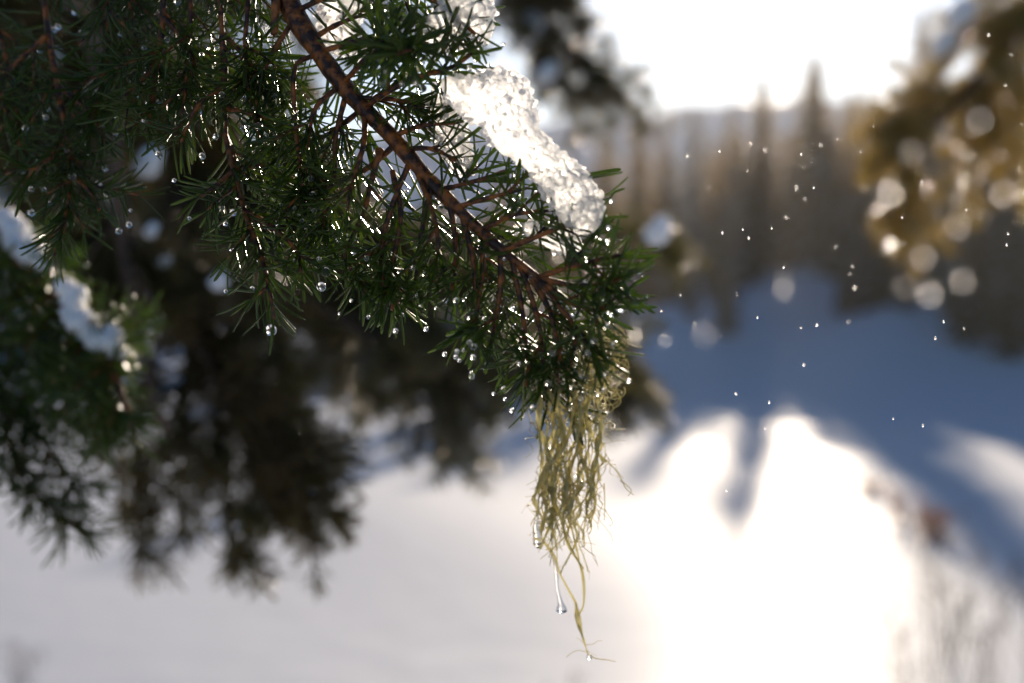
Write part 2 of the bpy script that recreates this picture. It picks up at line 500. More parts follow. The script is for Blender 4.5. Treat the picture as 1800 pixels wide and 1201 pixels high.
def needles_on(path, rng, per_m, L, lift=(62, 28), flat=0.0, jit=0.12, keep_from=0.04, radius=0.0006):
    """position, direction, normal and length of the needles along one twig"""
    tot = plen(path)
    n = max(8, int(tot * per_m))
    u = np.sort(rng.uniform(keep_from, 1.0, n)); u[-3:] = 1.0
    pos, T = sample(path, u)
    ref = np.array([0.12, 0.85, 0.5])
    A = unit(np.cross(T, ref)); B = np.cross(T, A)
    phi = np.arange(n) * 2.39996 + rng.normal(0, 0.3, n)
    ca, sa = np.cos(phi), np.sin(phi) * (1 - flat)
    rad = unit(A * ca[:, None] + B * sa[:, None])
    th = np.radians(lift[0] + (lift[1] - lift[0]) * u ** 3 + rng.normal(0, 8, n))
    d = unit(T * np.cos(th)[:, None] + rad * np.sin(th)[:, None] + rng.normal(0, jit, (n, 3)))
    nrm = unit(T - d * (T * d).sum(1, keepdims=True) + rng.normal(0, 0.15, (n, 3)))
    nrm = unit(nrm - d * (nrm * d).sum(1, keepdims=True))
    ln = L * rng.uniform(0.72, 1.12, n) * (0.75 + 0.25 * np.clip(u * 8, 0, 1)) * (1 - 0.25 * np.clip((u - 0.85) / 0.15, 0, 1))
    return pos + rad * radius, d, nrm, ln

def needles_geo(geo, tpl, pos, d, nrm, ln, thick=1.0):
    tv, tq, tt = tpl
    Y = np.cross(nrm, d)
    n, k = len(pos), len(tv)
    w = np.asarray(ln)[:, None] * thick
    v = (pos[:, None] + tv[None, :, :1] * (d * ln[:, None])[:, None] + tv[None, :, 1:2] * (Y * w)[:, None] + tv[None, :, 2:3] * (nrm * w)[:, None])
    off = np.arange(n)[:, None, None] * k
    geo.add(v.reshape(-1, 3), (tq[None] + off).reshape(-1, 4), (tt[None] + off).reshape(-1, 3))

def grow(p, d, length, rng, n=8, droop=0.25, wob=0.08):
    pts = [np.asarray(p, float)]
    d = unit(d)
    for _ in range(n - 1):
        d = unit(d + np.array([0, 0, -droop / n]) + rng.normal(0, wob / math.sqrt(n), 3))
        pts.append(pts[-1] + d * length / (n - 1))
    return np.array(pts)

def side_shoots(path, rng, spacing, length, ang=52, droop=0.3, u0=0.12, u1=0.95, plane=None, taper=True):
    """alternate side shoots off a stem; plane: normal of the spray, None for all round"""
    out = []
    tot = plen(path)
    n = max(1, int(tot * (u1 - u0) / spacing))
    for k in range(n):
        u = u0 + (u1 - u0) * (k + rng.uniform(0.2, 0.8)) / n
        p, T = sample(path, [u]); p, T = p[0], T[0]
        if plane is not None:
            sd = unit(np.cross(T, plane)) * (1 if k % 2 else -1) + rng.normal(0, 0.35, 3)
        else:
            sd = rng.normal(0, 1, 3)
        sd = unit(sd - T * (sd @ T))
        a = RAD(ang + rng.normal(0, 9))
        Ls = length * rng.uniform(0.6, 1.15) * ((1 - 0.55 * u) if taper else 1)
        out.append(grow(p, T * math.cos(a) + sd * math.sin(a), Ls, rng, 7, droop))
    return out

ALL_NEEDLES = []      # for the drops: (branch name, tips, directions)
def make_branch(name, stem, stem_r, twigs, rng, label, group, mats=('twig', 'needle'), per_m=1300, L=0.019, hi=True,
                thick=1.0, lift=(62, 28), singles=0, stem_needles=False, jit=0.12, flat=0.0, bare=False):
    """an Empty at the stem's base > stem, twig (> needles, needle)"""
    root = empty(name, stem[0])
    tag(root, label, 'branch', group)
    o0 = stem[0]
    g = Geo()
    g.add(*tube(stem, np.linspace(stem_r[0], stem_r[1], len(stem)) * (1 + rng.normal(0, 0.06, len(stem))), 8 if hi else 6))
    link('stem', g.mesh('stem', M[mats[0]], o0), root)
    tips, dirs = [], []
    cand = []
    per = []
    todo = [(t, r) for t, r in twigs]
    if stem_needles: todo.append((stem, None))
    for path, r in todo:
        pos, d, nrm, ln = needles_on(path, rng, per_m, L, lift, flat, jit)
        if bare and r is not None and r >= 0.0012:     # older wood has lost the needles on its open side
            tot_ = np.linalg.norm(pos - path[0], axis=1) / (np.linalg.norm(path[-1] - path[0]) + 1e-9)
            kp = ~((tot_ < 0.6) & (d @ FWD < 0.15))
            pos, d, nrm, ln = pos[kp], d[kp], nrm[kp], ln[kp]
        per.append((path, r, pos, d, nrm, ln))
        tips.append(pos + d * ln[:, None]); dirs.append(d)
    # the needles that show largest become objects of their own
    chosen = [np.zeros(len(p[2]), bool) for p in per]
    if singles:
        rows = []
        for a, (path, r, pos, d, nrm, ln) in enumerate(per):
            if r is None: continue
            mid = pos + d * (ln * 0.6)[:, None]
            x, y, z = PX(mid)
            facing = np.linalg.norm(np.cross(d, FWD), axis=1)
            ok = (x > 20) & (x < 1780) & (y > 20) & (y < 1180)
            size = np.where(ok, facing * ln / z, 0)
            front = np.where(ok, size - 0.02 * np.abs(z - 0.55), -1)
            rows += [(front[b_], a, b_) for b_ in range(len(front))]
        rows.sort(reverse=True)
        for _, a, b_ in rows[:singles]: chosen[a][b_] = True
    for (path, r, pos, d, nrm, ln), ch in zip(per, chosen):
        if r is None:
            gg = Geo(); needles_geo(gg, NEEDLE_HI if hi else NEEDLE_LO, pos, d, nrm, ln, thick)
            tag(link('needle_foliage', gg.mesh('needle_foliage', M[mats[1]], o0), root), kind='stuff')
            continue
        gg = Geo(); gg.add(*tube(path, np.linspace(r, r * 0.5, len(path)) * (1 + rng.normal(0, 0.1, len(path))), 6 if hi else 4))
        tw = link('twig', gg.mesh('twig', M[mats[0]], o0), root)
        rest = ~ch
        gg = Geo(); needles_geo(gg, NEEDLE_HI if hi else NEEDLE_LO, pos[rest], d[rest], nrm[rest], ln[rest], thick)
        tag(link('needle_foliage', gg.mesh('needle_foliage', M[mats[1]], o0), tw), kind='stuff')
        for b_ in np.nonzero(ch)[0]:
            Y = np.cross(nrm[b_], d[b_]); l = ln[b_]
            mt = Matrix(((d[b_][0] * l, Y[0] * l * thick, nrm[b_][0] * l * thick, pos[b_][0] - o0[0]),
                         (d[b_][1] * l, Y[1] * l * thick, nrm[b_][1] * l * thick, pos[b_][1] - o0[1]),
                         (d[b_][2] * l, Y[2] * l * thick, nrm[b_][2] * l * thick, pos[b_][2] - o0[2]), (0, 0, 0, 1)))
            nd = link('needle', NEEDLE_MESH, tw); nd.matrix_basis = mt
    return root, np.vstack(tips), np.vstack(dirs)

# ---- the branch in focus
rng = np.random.default_rng(11)
main_stem = px_path([(380, -420, .66), (440, -180, .625), (500, -10, .605), (560, 92, .595), (622, 172, .588), (690, 242, .578), (760, 322, .568),
                     (830, 392, .56), (885, 442, .553), (945, 488, .548)], 44)
D1 = .57
manual = [
    [(690, 240, .578), (740, 222, .572), (806, 216, .566)],
    [(706, 262, .576), (760, 262, .57), (800, 282, .562)],
    [(622, 172, .588), (690, 175, .58), (745, 190, .573)],
    [(560, 92, .595), (640, 70, .58), (690, 78, .535)],
    [(600, 150, .59), (660, 90, .57), (720, 85, .53), (700, 95, .515)],
    [(640, 190, .585), (720, 140, .565), (790, 120, .55), (830, 95, .545)],
    [(520, 20, .60), (640, -30, .58), (760, 0, .56), (835, 60, .548)],
    [(845, 405, .56), (905, 378, .556), (972, 370, .552)],
    [(885, 440, .553), (935, 420, .548), (985, 400, .545), (1040, 385, .54)],
    [(945, 488, .548), (1000, 470, .54), (1060, 455, .53), (1095, 448, .525)],
    [(945, 488, .548), (1000, 500, .538), (1055, 500, .53), (1090, 490, .522)],
    [(945, 488, .548), (1000, 530, .538), (1050, 545, .53), (1080, 525, .525)],
    [(940, 485, .548), (985, 540, .54), (1030, 600, .535), (1050, 640, .532)],
    [(930, 480, .55), (965, 545, .545), (985, 620, .54), (1000, 665, .538)],
    [(915, 468, .551), (940, 540, .548), (955, 620, .545), (962, 715, .543)],
    [(900, 455, .552), (915, 530, .55), (925, 600, .548), (925, 680, .546)],
    [(880, 440, .553), (880, 500, .552), (872, 560, .55), (862, 612, .549)],
    [(850, 412, .557), (848, 480, .556), (840, 540, .554), (838, 590, .552)],
    [(790, 352, .563), (800, 420, .562), (800, 480, .56), (790, 520, .558)],
    [(760, 322, .567), (745, 390, .566), (735, 450, .565), (730, 500, .564)],
    [(720, 285, .573), (690, 360, .57), (672, 430, .568), (676, 530, .566)],
    [(668, 262, .578), (650, 330, .576), (636, 385, .573), (606, 452, .57), (640, 500, .568)],
    [(690, 300, .575), (705, 380, .57), (690, 470, .566), (690, 545, .563)],
    [(610, 160, .59), (590, 240, .588), (588, 310, .585), (570, 380, .582), (575, 430, .58)],
    [(560, 95, .595), (518, 120, .59), (520, 220, .586), (528, 300, .583), (540, 400, .58)],
    [(600, 150, .59), (555, 190, .585), (540, 260, .582)],
    [(640, 195, .585), (640, 250, .575), (620, 320, .57), (610, 370, .567)],
    [(730, 295, .572), (760, 370, .56), (770, 430, .555), (765, 470, .553)],
    [(810, 372, .562), (830, 450, .555), (835, 510, .551)],
    [(700, 250, .577), (640, 300, .585), (560, 330, .59), (480, 340, .592)],
    [(640, 190, .585), (570, 240, .60), (500, 260, .605)],
    [(770, 335, .567), (830, 320, .563), (890, 300, .56)],
    [(800, 365, .563), (870, 345, .558), (930, 330, .555)],
    [(520, 30, .602), (470, 110, .60), (450, 190, .597), (455, 250, .595)],
    [(545, 70, .598), (600, 40, .60), (660, 20, .60)],
    [(985, 318, .547), (1010, 312, .543), (1026, 316, .54)],
    [(1020, 365, .546), (1045, 352, .542), (1058, 352, .539)],
]
mt_paths = [px_path(t, 14) for t in manual]
twigs = [(p, 0.0013) for p in mt_paths]
pl = unit(np.array([0.15, -0.9, 0.45]))
for p in mt_paths[:-2]:
    for s_ in side_shoots(p, rng, 0.0125, 0.026, 48, 0.25, 0.15, 0.92, pl):
        if not (np.linalg.norm(s_[0] - p[0]) < .5 * plen(p) and unit(s_[-1] - s_[0]) @ FWD < -0.1): twigs.append((s_, 0.0007))
for s_ in side_shoots(main_stem[14:], rng, 0.011, 0.03, 55, 0.35, 0.0, 0.95, None, False):
    if unit(s_[-1] - s_[0]) @ FWD > -0.05: twigs.append((s_, 0.0008))
main_root, tipA, dirA = make_branch('fir_branch', main_stem, (0.0056, 0.0015), twigs, rng,
    'sharp green fir branch carrying granular snow and a beard of hanging lichen', None, L=0.0195, per_m=1000, singles=300, bare=True)

# ---- boughs of the same tree hanging beside it, upper left
rng = np.random.default_rng(12)
stem2 = px_path([(-500, -330, .74), (-150, -230, .70), (100, -160, .66), (300, -140, .63), (420, -90, .61), (480, -20, .60), (482, 60, .598)], 26)
man2 = [
    [(380, -110, .62), (388, 20, .612), (395, 130, .607), (395, 230, .602), (412, 300, .596), (430, 370, .588), (455, 440, .58), (472, 500, .574), (482, 560, .57)],
    [(395, 235, .602), (420, 290, .60), (460, 290, .595)],
    [(394, 60, .61), (440, 110, .605), (470, 150, .60)],
    [(396, 190, .604), (440, 200, .60), (475, 210, .595)],
    [(396, 150, .605), (345, 190, .60), (318, 250, .597)],
    [(412, 300, .596), (375, 330, .592), (345, 350, .59)],
    [(430, 370, .588), (480, 400, .58), (520, 440, .575), (530, 480, .57)],
    [(285, -130, .63), (288, 0, .625), (280, 90, .62), (268, 180, .615), (262, 220, .612)],
    [(278, 110, .62), (240, 150, .617), (212, 175, .615)],
    [(288, 30, .623), (330, 80, .62), (350, 140, .615)],
    [(60, -160, .67), (80, 20, .66), (98, 140, .65), (118, 240, .645), (124, 320, .64), (112, 400, .635), (95, 450, .63)],
    [(100, 150, .65), (160, 200, .64), (185, 250, .64)],
    [(118, 250, .645), (60, 300, .645), (40, 330, .645)],
    [(122, 300, .64), (160, 340, .635), (175, 370, .632)],
    [(85, 60, .655), (20, 120, .655), (-20, 180, .655)],
    [(180, -150, .65), (185, -20, .645), (190, 80, .64), (175, 160, .637), (165, 210, .635)],
    [(-40, -170, .69), (-20, -20, .68), (10, 100, .67), (30, 190, .665), (35, 260, .66)],
    [(190, 20, .643), (235, 60, .64), (250, 110, .638)],
    [(230, -140, .64), (225, -40, .635), (232, 40, .63)],
    [(340, -130, .625), (335, -20, .62), (335, 60, .615), (328, 130, .61), (320, 200, .608)],
    [(440, -60, .61), (435, 20, .605), (430, 100, .60), (440, 180, .597)],
]
mp2 = [px_path(t, 14) for t in man2]
tw2 = [(p, 0.0017 if k in (0, 7, 10) else 0.0013) for k, p in enumerate(mp2)]
for p in mp2:
    for s_ in side_shoots(p, rng, 0.0115, 0.03, 50, 0.3, 0.12, 0.95, pl):
        if not (np.linalg.norm(s_[0] - p[0]) < .5 * plen(p) and unit(s_[-1] - s_[0]) @ FWD < -0.1): tw2.append((s_, 0.0007))
root2, tipB, dirB = make_branch('fir_branch', stem2, (0.006, 0.0016), tw2, rng,
    'shaded fir branch whose long twigs hang in front of the dark blurred boughs', None, L=0.0195, per_m=1000, bare=True)

# ---- soft snowy branch with drooping end, lower left
rng = np.random.default_rng(13)
stem3 = px_path([(-420, 330, 1.101), (-200, 370, 1.050), (-40, 420, 0.998), (60, 490, 0.954), (130, 570, 0.922), (190, 640, 0.896), (225, 720, 0.883)], 24)
man3 = [
    [(-40, 420, 0.998), (-30, 560, 0.986), (0, 700, 0.973), (20, 800, 0.960), (70, 880, 0.947), (130, 925, 0.934), (160, 945, 0.928)],
    [(0, 700, 0.973), (60, 760, 0.960), (110, 830, 0.954), (150, 880, 0.947)],
    [(60, 490, 0.954), (60, 580, 0.947), (90, 660, 0.941), (130, 720, 0.934), (150, 760, 0.934)],
    [(20, 455, 0.973), (20, 560, 0.966), (40, 680, 0.960), (60, 760, 0.960)],
    [(130, 570, 0.922), (140, 640, 0.915), (165, 700, 0.909), (200, 745, 0.902)],
    [(100, 530, 0.934), (110, 600, 0.928), (120, 680, 0.922)],
    [(-100, 400, 1.011), (-110, 560, 0.998), (-90, 700, 0.986), (-60, 820, 0.979)],
    [(-30, 560, 0.986), (-60, 650, 0.979), (-40, 760, 0.973)],
    [(150, 595, 0.915), (190, 610, 0.909), (215, 640, 0.902)],
    [(-200, 370, 1.050), (-220, 520, 1.037), (-210, 700, 1.024)],
]
mp3 = [px_path(t, 13) for t in man3]
tw3 = [(p, 0.0014) for p in mp3]
for p in mp3:
    for s_ in side_shoots(p, rng, 0.0135, 0.045, 50, 0.3, 0.1, 0.95, pl):
        tw3.append((s_, 0.0008))
for s_ in side_shoots(stem3, rng, 0.008, 0.04, 55, 0.3, 0.0, 1.0, None, False):
    tw3.append((s_, 0.0008))
root3, tipC, dirC = make_branch('fir_branch', stem3, (0.006, 0.002), tw3, rng,
    'soft green fir branch with a ridge of snow and a drooping lower tip', None, L=0.023, per_m=1000, thick=1.1)

# ---- blurred boughs behind
def blurred_bough(stem_px, stem_r, shoot, spacing, sub, label, mat, seed, droop=0.6, per_m=1000, L=0.024, thick=1.4, dens=0.6, extra=(), ang=58, plane=None, group=None, sub_sp=0.017):
    rng = np.random.default_rng(seed)
    stem = px_path(stem_px, 30)
    paths = [px_path(t, 12) for t in extra]
    first = side_shoots(stem, rng, spacing * dens, shoot, ang, droop, 0.05, 0.98, plane) + paths
    tw = [(p, 0.0022) for p in first]
    for p in first:
        for s_ in side_shoots(p, rng, sub_sp, sub, 50, 0.35, 0.12, 0.95, None):
            tw.append((s_, 0.0011))
    return make_branch('fir_bough', stem, stem_r, tw, rng, label, group, ('bark', mat), per_m, L, False, thick, stem_needles=True, jit=0.2)

b1, tipD, dirD = blurred_bough([(-700, -60, 1.5), (-250, 120, 1.42), (60, 280, 1.36), (220, 420, 1.32), (330, 580, 1.3), (420, 740, 1.28), (470, 880, 1.27), (500, 930, 1.27)],
    (0.012, 0.004), 0.17, 0.022, 0.07, 'dark blurred fir bough hanging in front of grey snow', 'needle_olive', 21, 0.9,
    extra=[[(300, 540, 1.3), (250, 700, 1.29), (240, 860, 1.28), (245, 1020, 1.28)], [(380, 660, 1.29), (390, 800, 1.28), (405, 920, 1.28), (405, 1000, 1.28)],
           [(420, 740, 1.28), (500, 830, 1.27), (560, 880, 1.26), (612, 912, 1.26)], [(330, 580, 1.3), (330, 740, 1.3), (320, 880, 1.3), (330, 960, 1.3)],
           [(220, 420, 1.32), (190, 600, 1.33), (200, 760, 1.34), (215, 900, 1.34)], [(250, 460, 1.32), (400, 480, 1.3), (480, 600, 1.28), (500, 720, 1.28)],
           [(400, 700, 1.28), (480, 740, 1.27), (560, 790, 1.26), (600, 830, 1.26)]])
b5, tipH, dirH = blurred_bough([(-700, -420, 1.9), (-300, -200, 1.85), (0, -40, 1.8), (250, 90, 1.75), (450, 190, 1.72), (560, 260, 1.7)],
    (0.015, 0.004), 0.26, 0.024, 0.09, 'deep dark fir bough filling the gaps behind the sharp branch', 'needle_olive', 25, 0.7,
    extra=[[(-100, -100, 1.8), (0, 100, 1.78), (60, 250, 1.77), (90, 420, 1.76)], [(100, 0, 1.78), (330, 0, 1.75), (520, 60, 1.73), (620, 100, 1.7)], [(0, -40, 1.8), (250, -60, 1.78), (500, -40, 1.75), (700, 20, 1.73), (850, 90, 1.7)],
           [(250, 90, 1.75), (330, 250, 1.75), (370, 400, 1.75), (380, 560, 1.75)], [(450, 190, 1.72), (540, 330, 1.72), (600, 450, 1.7), (640, 540, 1.7)],
           [(540, 300, 1.7), (650, 385, 1.69), (760, 425, 1.68), (860, 445, 1.67)], [(560, 340, 1.7), (660, 430, 1.69), (760, 480, 1.68)]])
b2, tipE, dirE = blurred_bough([(-300, -260, 1.95), (0, 60, 1.85), (200, 250, 1.78), (380, 400, 1.72), (540, 520, 1.68), (680, 610, 1.64), (800, 680, 1.62), (865, 745, 1.61)],
    (0.014, 0.004), 0.19, 0.026, 0.08, 'olive blurred fir bough whose tip droops over the far shadow line', 'needle_pale', 22, 0.7,
    extra=[[(540, 520, 1.68), (640, 520, 1.66), (760, 560, 1.62), (880, 620, 1.6), (1000, 640, 1.58), (1090, 640, 1.57), (1140, 690, 1.56)],
           [(500, 480, 1.7), (640, 420, 1.66), (800, 420, 1.62), (960, 430, 1.6), (1100, 410, 1.58), (1180, 440, 1.57), (1235, 465, 1.56)],
           [(640, 580, 1.65), (640, 660, 1.65), (660, 720, 1.65)], [(740, 650, 1.63), (760, 700, 1.63), (770, 740, 1.63)],
           [(420, 420, 1.71), (480, 560, 1.7), (520, 700, 1.69), (560, 800, 1.69)], [(880, 620, 1.6), (890, 690, 1.6), (900, 735, 1.6)],
           [(1000, 640, 1.58), (1050, 590, 1.57), (1110, 600, 1.57)]])
b6, tipI, dirI = blurred_bough([(100, 60, 2.0), (330, 270, 1.9), (560, 430, 1.85), (740, 510, 1.8), (900, 560, 1.78), (1030, 590, 1.76), (1110, 630, 1.75), (1145, 690, 1.75)],
    (0.013, 0.004), 0.17, 0.026, 0.08, 'brownish olive fir bough passing behind the sharp branch to the lichen', 'needle_pale', 26, 0.9,
    extra=[[(560, 430, 1.85), (600, 560, 1.84), (620, 680, 1.83), (640, 740, 1.83)], [(740, 510, 1.8), (760, 600, 1.8), (780, 690, 1.8), (800, 740, 1.8)],
           [(480, 380, 1.86), (470, 540, 1.86), (500, 680, 1.86), (540, 790, 1.86)], [(660, 480, 1.82), (690, 580, 1.82), (700, 700, 1.82)],
           [(900, 560, 1.78), (880, 640, 1.78), (870, 720, 1.78)], [(800, 530, 1.8), (900, 480, 1.8), (1000, 440, 1.8), (1120, 400, 1.8), (1200, 430, 1.79), (1230, 460, 1.79)]])
b3, tipF, dirF = blurred_bough([(300, -900, 2.2), (540, -560, 2.15), (730, -330, 2.1), (840, -150, 2.08), (920, -10, 2.05), (990, 80, 2.03), (1045, 135, 2.02), (1100, 185, 2.0)],
    (0.016, 0.004), 0.15, 0.020, 0.07, 'blurred olive fir bough with bright drops beside the white sky', 'needle_olive', 23, 0.5, ang=60,
    extra=[[(880, -120, 2.08), (900, -20, 2.08), (930, 40, 2.07), (950, 100, 2.07)], [(940, 20, 2.05), (980, 110, 2.05), (1000, 170, 2.05), (1020, 205, 2.04)],
           [(900, -40, 2.06), (940, 60, 2.06), (960, 160, 2.06)],
           [(540, -560, 2.15), (760, -500, 2.12), (960, -380, 2.1), (1060, -250, 2.08), (1100, -140, 2.06)], [(730, -330, 2.1), (900, -280, 2.08), (1020, -190, 2.06), (1080, -80, 2.05)],  # from here on, twigs mostly above the view, added to shade upper-left foliage
           [(840, -150, 2.08), (930, -140, 2.06), (1010, -90, 2.05), (1040, -30, 2.04)], [(780, -270, 2.1), (900, -200, 2.1), (980, -130, 2.1), (1020, -60, 2.1)],
           [(650, -440, 2.12), (850, -400, 2.12), (1000, -290, 2.12), (1100, -190, 2.12)], [(600, -500, 2.0), (800, -430, 1.95), (960, -330, 1.92), (1060, -220, 1.9)],
           [(700, -360, 2.0), (850, -330, 1.95), (960, -230, 1.92), (1030, -120, 1.9)], [(900, -60, 2.06), (970, -40, 2.05), (1010, 10, 2.04), (1030, 60, 2.04)]])
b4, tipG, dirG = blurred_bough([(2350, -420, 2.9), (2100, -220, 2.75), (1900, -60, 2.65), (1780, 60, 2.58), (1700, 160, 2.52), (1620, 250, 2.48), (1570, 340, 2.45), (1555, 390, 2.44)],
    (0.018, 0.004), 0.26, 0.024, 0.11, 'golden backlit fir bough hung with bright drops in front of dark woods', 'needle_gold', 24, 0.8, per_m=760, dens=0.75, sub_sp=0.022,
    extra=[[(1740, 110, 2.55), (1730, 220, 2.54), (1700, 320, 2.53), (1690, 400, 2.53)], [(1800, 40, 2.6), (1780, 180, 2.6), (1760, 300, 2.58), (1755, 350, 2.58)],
           [(1900, -60, 2.65), (1840, 120, 2.65), (1815, 260, 2.64), (1800, 380, 2.63)], [(1860, -100, 2.62), (1760, -20, 2.6), (1690, 60, 2.58), (1650, 110, 2.56), (1620, 160, 2.55)],
           [(1700, 160, 2.52), (1640, 180, 2.5), (1590, 220, 2.49), (1580, 280, 2.49)]])

# ---- a bare dead branch behind
rng = np.random.default_rng(31)
g = Geo()
dead = px_path([(160, 60, 1.22), (195, 220, 1.2), (210, 400, 1.19), (235, 540, 1.18), (265, 680, 1.17), (290, 760, 1.17)], 24)
g.add(*tube(dead, np.linspace(0.0075, 0.002, 24), 7))
droot = empty('dead_branch', dead[0]); tag(droot, 'bare brown dead branch hanging among the dark boughs', 'branch')
link('stem', g.mesh('stem', M['bark'], dead[0]), droot)
for s_ in side_shoots(dead, rng, 0.03, 0.09, 45, 0.9, 0.15, 0.95):
    gg = Geo(); gg.add(*tube(s_, np.linspace(0.0018, 0.0006, len(s_)), 5))
    link('twig', gg.mesh('twig', M['bark'], dead[0]), droot)

# ------------------------------------------------------------------ snow lying on the branches
def snow_clump(spine, seed, label, mat='snow_clump', voxel=0.00042, grain=(0.0005, 0.0016), n=900, group=None):
    """spine: (px, py, depth, radius px, radius in depth m)"""
    rng = np.random.default_rng(seed)
    g = Geo()
    pts = np.array([P(*s[:3]) for s in spine]); rad = np.array([s[3] / FPX * s[2] for s in spine]); rd = np.array([s[4] for s in spine])
    for k in range(len(pts) - 1):
        for t in np.linspace(0, 1, 5):
            c = pts[k] * (1 - t) + pts[k + 1] * t; r = rad[k] * (1 - t) + rad[k + 1] * t; q = rd[k] * (1 - t) + rd[k + 1] * t
            g.add(ICO2[0] * np.array([r, q, r]) * rng.uniform(.62, .95) + c + rng.normal(0, 0.16, 3) * r, None, ICO2[1])
    for _ in range(n):
        k = rng.integers(0, len(pts) - 1); t = rng.random()
        c = pts[k] * (1 - t) + pts[k + 1] * t; r = rad[k] * (1 - t) + rad[k + 1] * t; q = rd[k] * (1 - t) + rd[k + 1] * t
        d = unit(rng.normal(0, 1, 3)) * rng.uniform(0.80, 1.16)
        s = rng.uniform(*grain) * (1.5 if rng.random() < .15 else 1)
        g.add(ICO1[0] * s * rng.uniform(0.7, 1.2, 3) + c + d * np.array([r, q, r]), None, ICO1[1])
    me = g.mesh('snow_clump', M[mat], pts[0])
    o = link('snow_clump', me); o.location = pts[0]
    md = o.modifiers.new('fuse', 'REMESH'); md.mode = 'VOXEL'; md.voxel_size = voxel; md.use_smooth_shade = True
    tag(o, label, 'snow', group)
    return o

snow_clump([(795, 150, .556, 16, .008), (828, 172, .553, 34, .011), (858, 172, .551, 44, .013), (888, 176, .55, 50, .014), (893, 216, .548, 46, .013), (922, 250, .547, 30, .010), (946, 272, .546, 27, .010),
            (972, 300, .545, 34, .011), (998, 330, .543, 42, .012), (1016, 358, .541, 38, .011), (1034, 380, .539, 27, .009), (1026, 398, .54, 14, .007)], 41,
           'long granular snow ridge lying on the fir branch tip', n=6500)
snow_clump([(770, 66, .565, 26, .01), (800, 34, .562, 42, .012), (832, 22, .56, 36, .012), (838, 56, .56, 24, .01), (820, -50, .565, 44, .014)], 42,
           'rounded bright snow lump at the top of the fir branch', n=3000)
snow_clump([(600, 10, .615, 44, .012), (590, 55, .615, 34, .012), (625, 85, .613, 22, .009)], 43, 'grey shaded snow patch behind the thick fir stem', n=700)
snow_clump([(775, 165, .58, 26, .008), (788, 225, .578, 32, .009), (800, 268, .576, 24, .008), (822, 295, .575, 16, .006)], 44, 'snow caught between the twigs under the bright ridge', n=700)
snow_clump([(930, 400, .56, 12, .006), (985, 425, .557, 20, .008), (1010, 430, .555, 12, .006)], 45, 'small wet grey snow remnant below the end of the ridge', n=400)
snow_clump([(-60, 372, .985, 40, .026), (-10, 390, .98, 36, .022), (25, 412, .965, 34, .02), (58, 446, .945, 24, .016), (85, 470, .935, 14, .012)], 46, 'snow pad on the soft branch at its thick end', 'snow_soft', voxel=.0011, n=600)
snow_clump([(112, 500, .915, 14, .012), (132, 522, .915, 22, .016), (126, 552, .91, 14, .018), (150, 570, .905, 30, .02), (166, 596, .905, 18, .018), (192, 596, .90, 28, .018), (208, 622, .90, 16, .012)], 47, 'stepped snow ridge on the soft lower branch', 'snow_soft', voxel=.0011, n=600)
# melting snow bits on the blurred boughs
rng = np.random.default_rng(51)
for (px, py, d, r) in [(262, 285, 1.36, 26), (268, 405, 1.25, 9), (290, 460, 1.27, 8), (385, 495, 1.25, 13), (930, 52, 2.0, 34), (962, 128, 2.0, 20), (1158, 405, 1.52, 26), (420, 600, 1.6, 22), (1690, 22, 2.5, 30), (1660, 75, 2.52, 24)]:
    snow_clump([(px - r * .3, py + r * .4, d, r * .6, r * .6 / FPX * d), (px, py, d, r * .7, r * .7 / FPX * d), (px + r * .35, py - r * .5, d, r * .5, r * .5 / FPX * d)], int(px), 'small lump of old snow caught on a blurred bough', 'snow_soft', voxel=.0014,
               grain=(.0015, .004), n=220, group='snow lumps on the blurred boughs')

# ------------------------------------------------------------------ beard lichen
rng = np.random.default_rng(61)
ENV_Y = np.array([575, 620, 690, 750, 800, 850, 900, 950, 1000, 1050, 1100, 1150])
ENV_L = np.array([1040, 975, 930, 938, 948, 946, 938, 944, 968, 985, 1010, 1030])
ENV_R = np.array([1078, 1080, 1074, 1068, 1060, 1052, 1040, 1030, 1028, 1024, 1026, 1042])
lroot_p = P(1020, 600, .538)
lichen = empty('beard_lichen', lroot_p)
tag(lichen, 'pale yellow green beard lichen dangling wet from the branch tip', 'lichen')
def strand_path(x0, y0, x1, y1, n, wob, depth=.538, dz=.006):
    t = np.linspace(0, 1, n)
    ph = rng.uniform(0, 6.28, 4); fr = rng.uniform(0.5, 2.6, 2)
    x = x0 + (x1 - x0) * t + wob * (np.sin(fr[0] * 6.28 * t + ph[0]) * .6 + np.sin(fr[1] * 6.28 * t + ph[1]) * .4) * np.clip(t * 6, 0, 1)
    y = y0 + (y1 - y0) * t + wob * .5 * np.sin(fr[1] * 5 * t + ph[2])
    d = depth + dz * np.sin(rng.uniform(1, 4) * t * 3 + ph[3])
    return np.array([P(a, b_, c) for a, b_, c in zip(x, y, d)])
def strand(path, r, mat='lichen', name='strand'):
    g = Geo()
    n = len(path)
    rr = r * (1 - 0.6 * np.linspace(0, 1, n) ** 2) * (1 + 0.25 * np.sin(np.linspace(0, 1, n) * rng.uniform(20, 60) + rng.uniform(0, 6)))
    g.add(*tube(path, np.maximum(rr, 0.00008), 5))
    return link(name, g.mesh(name, M[mat], lroot_p), lichen)
lichen_pts = []
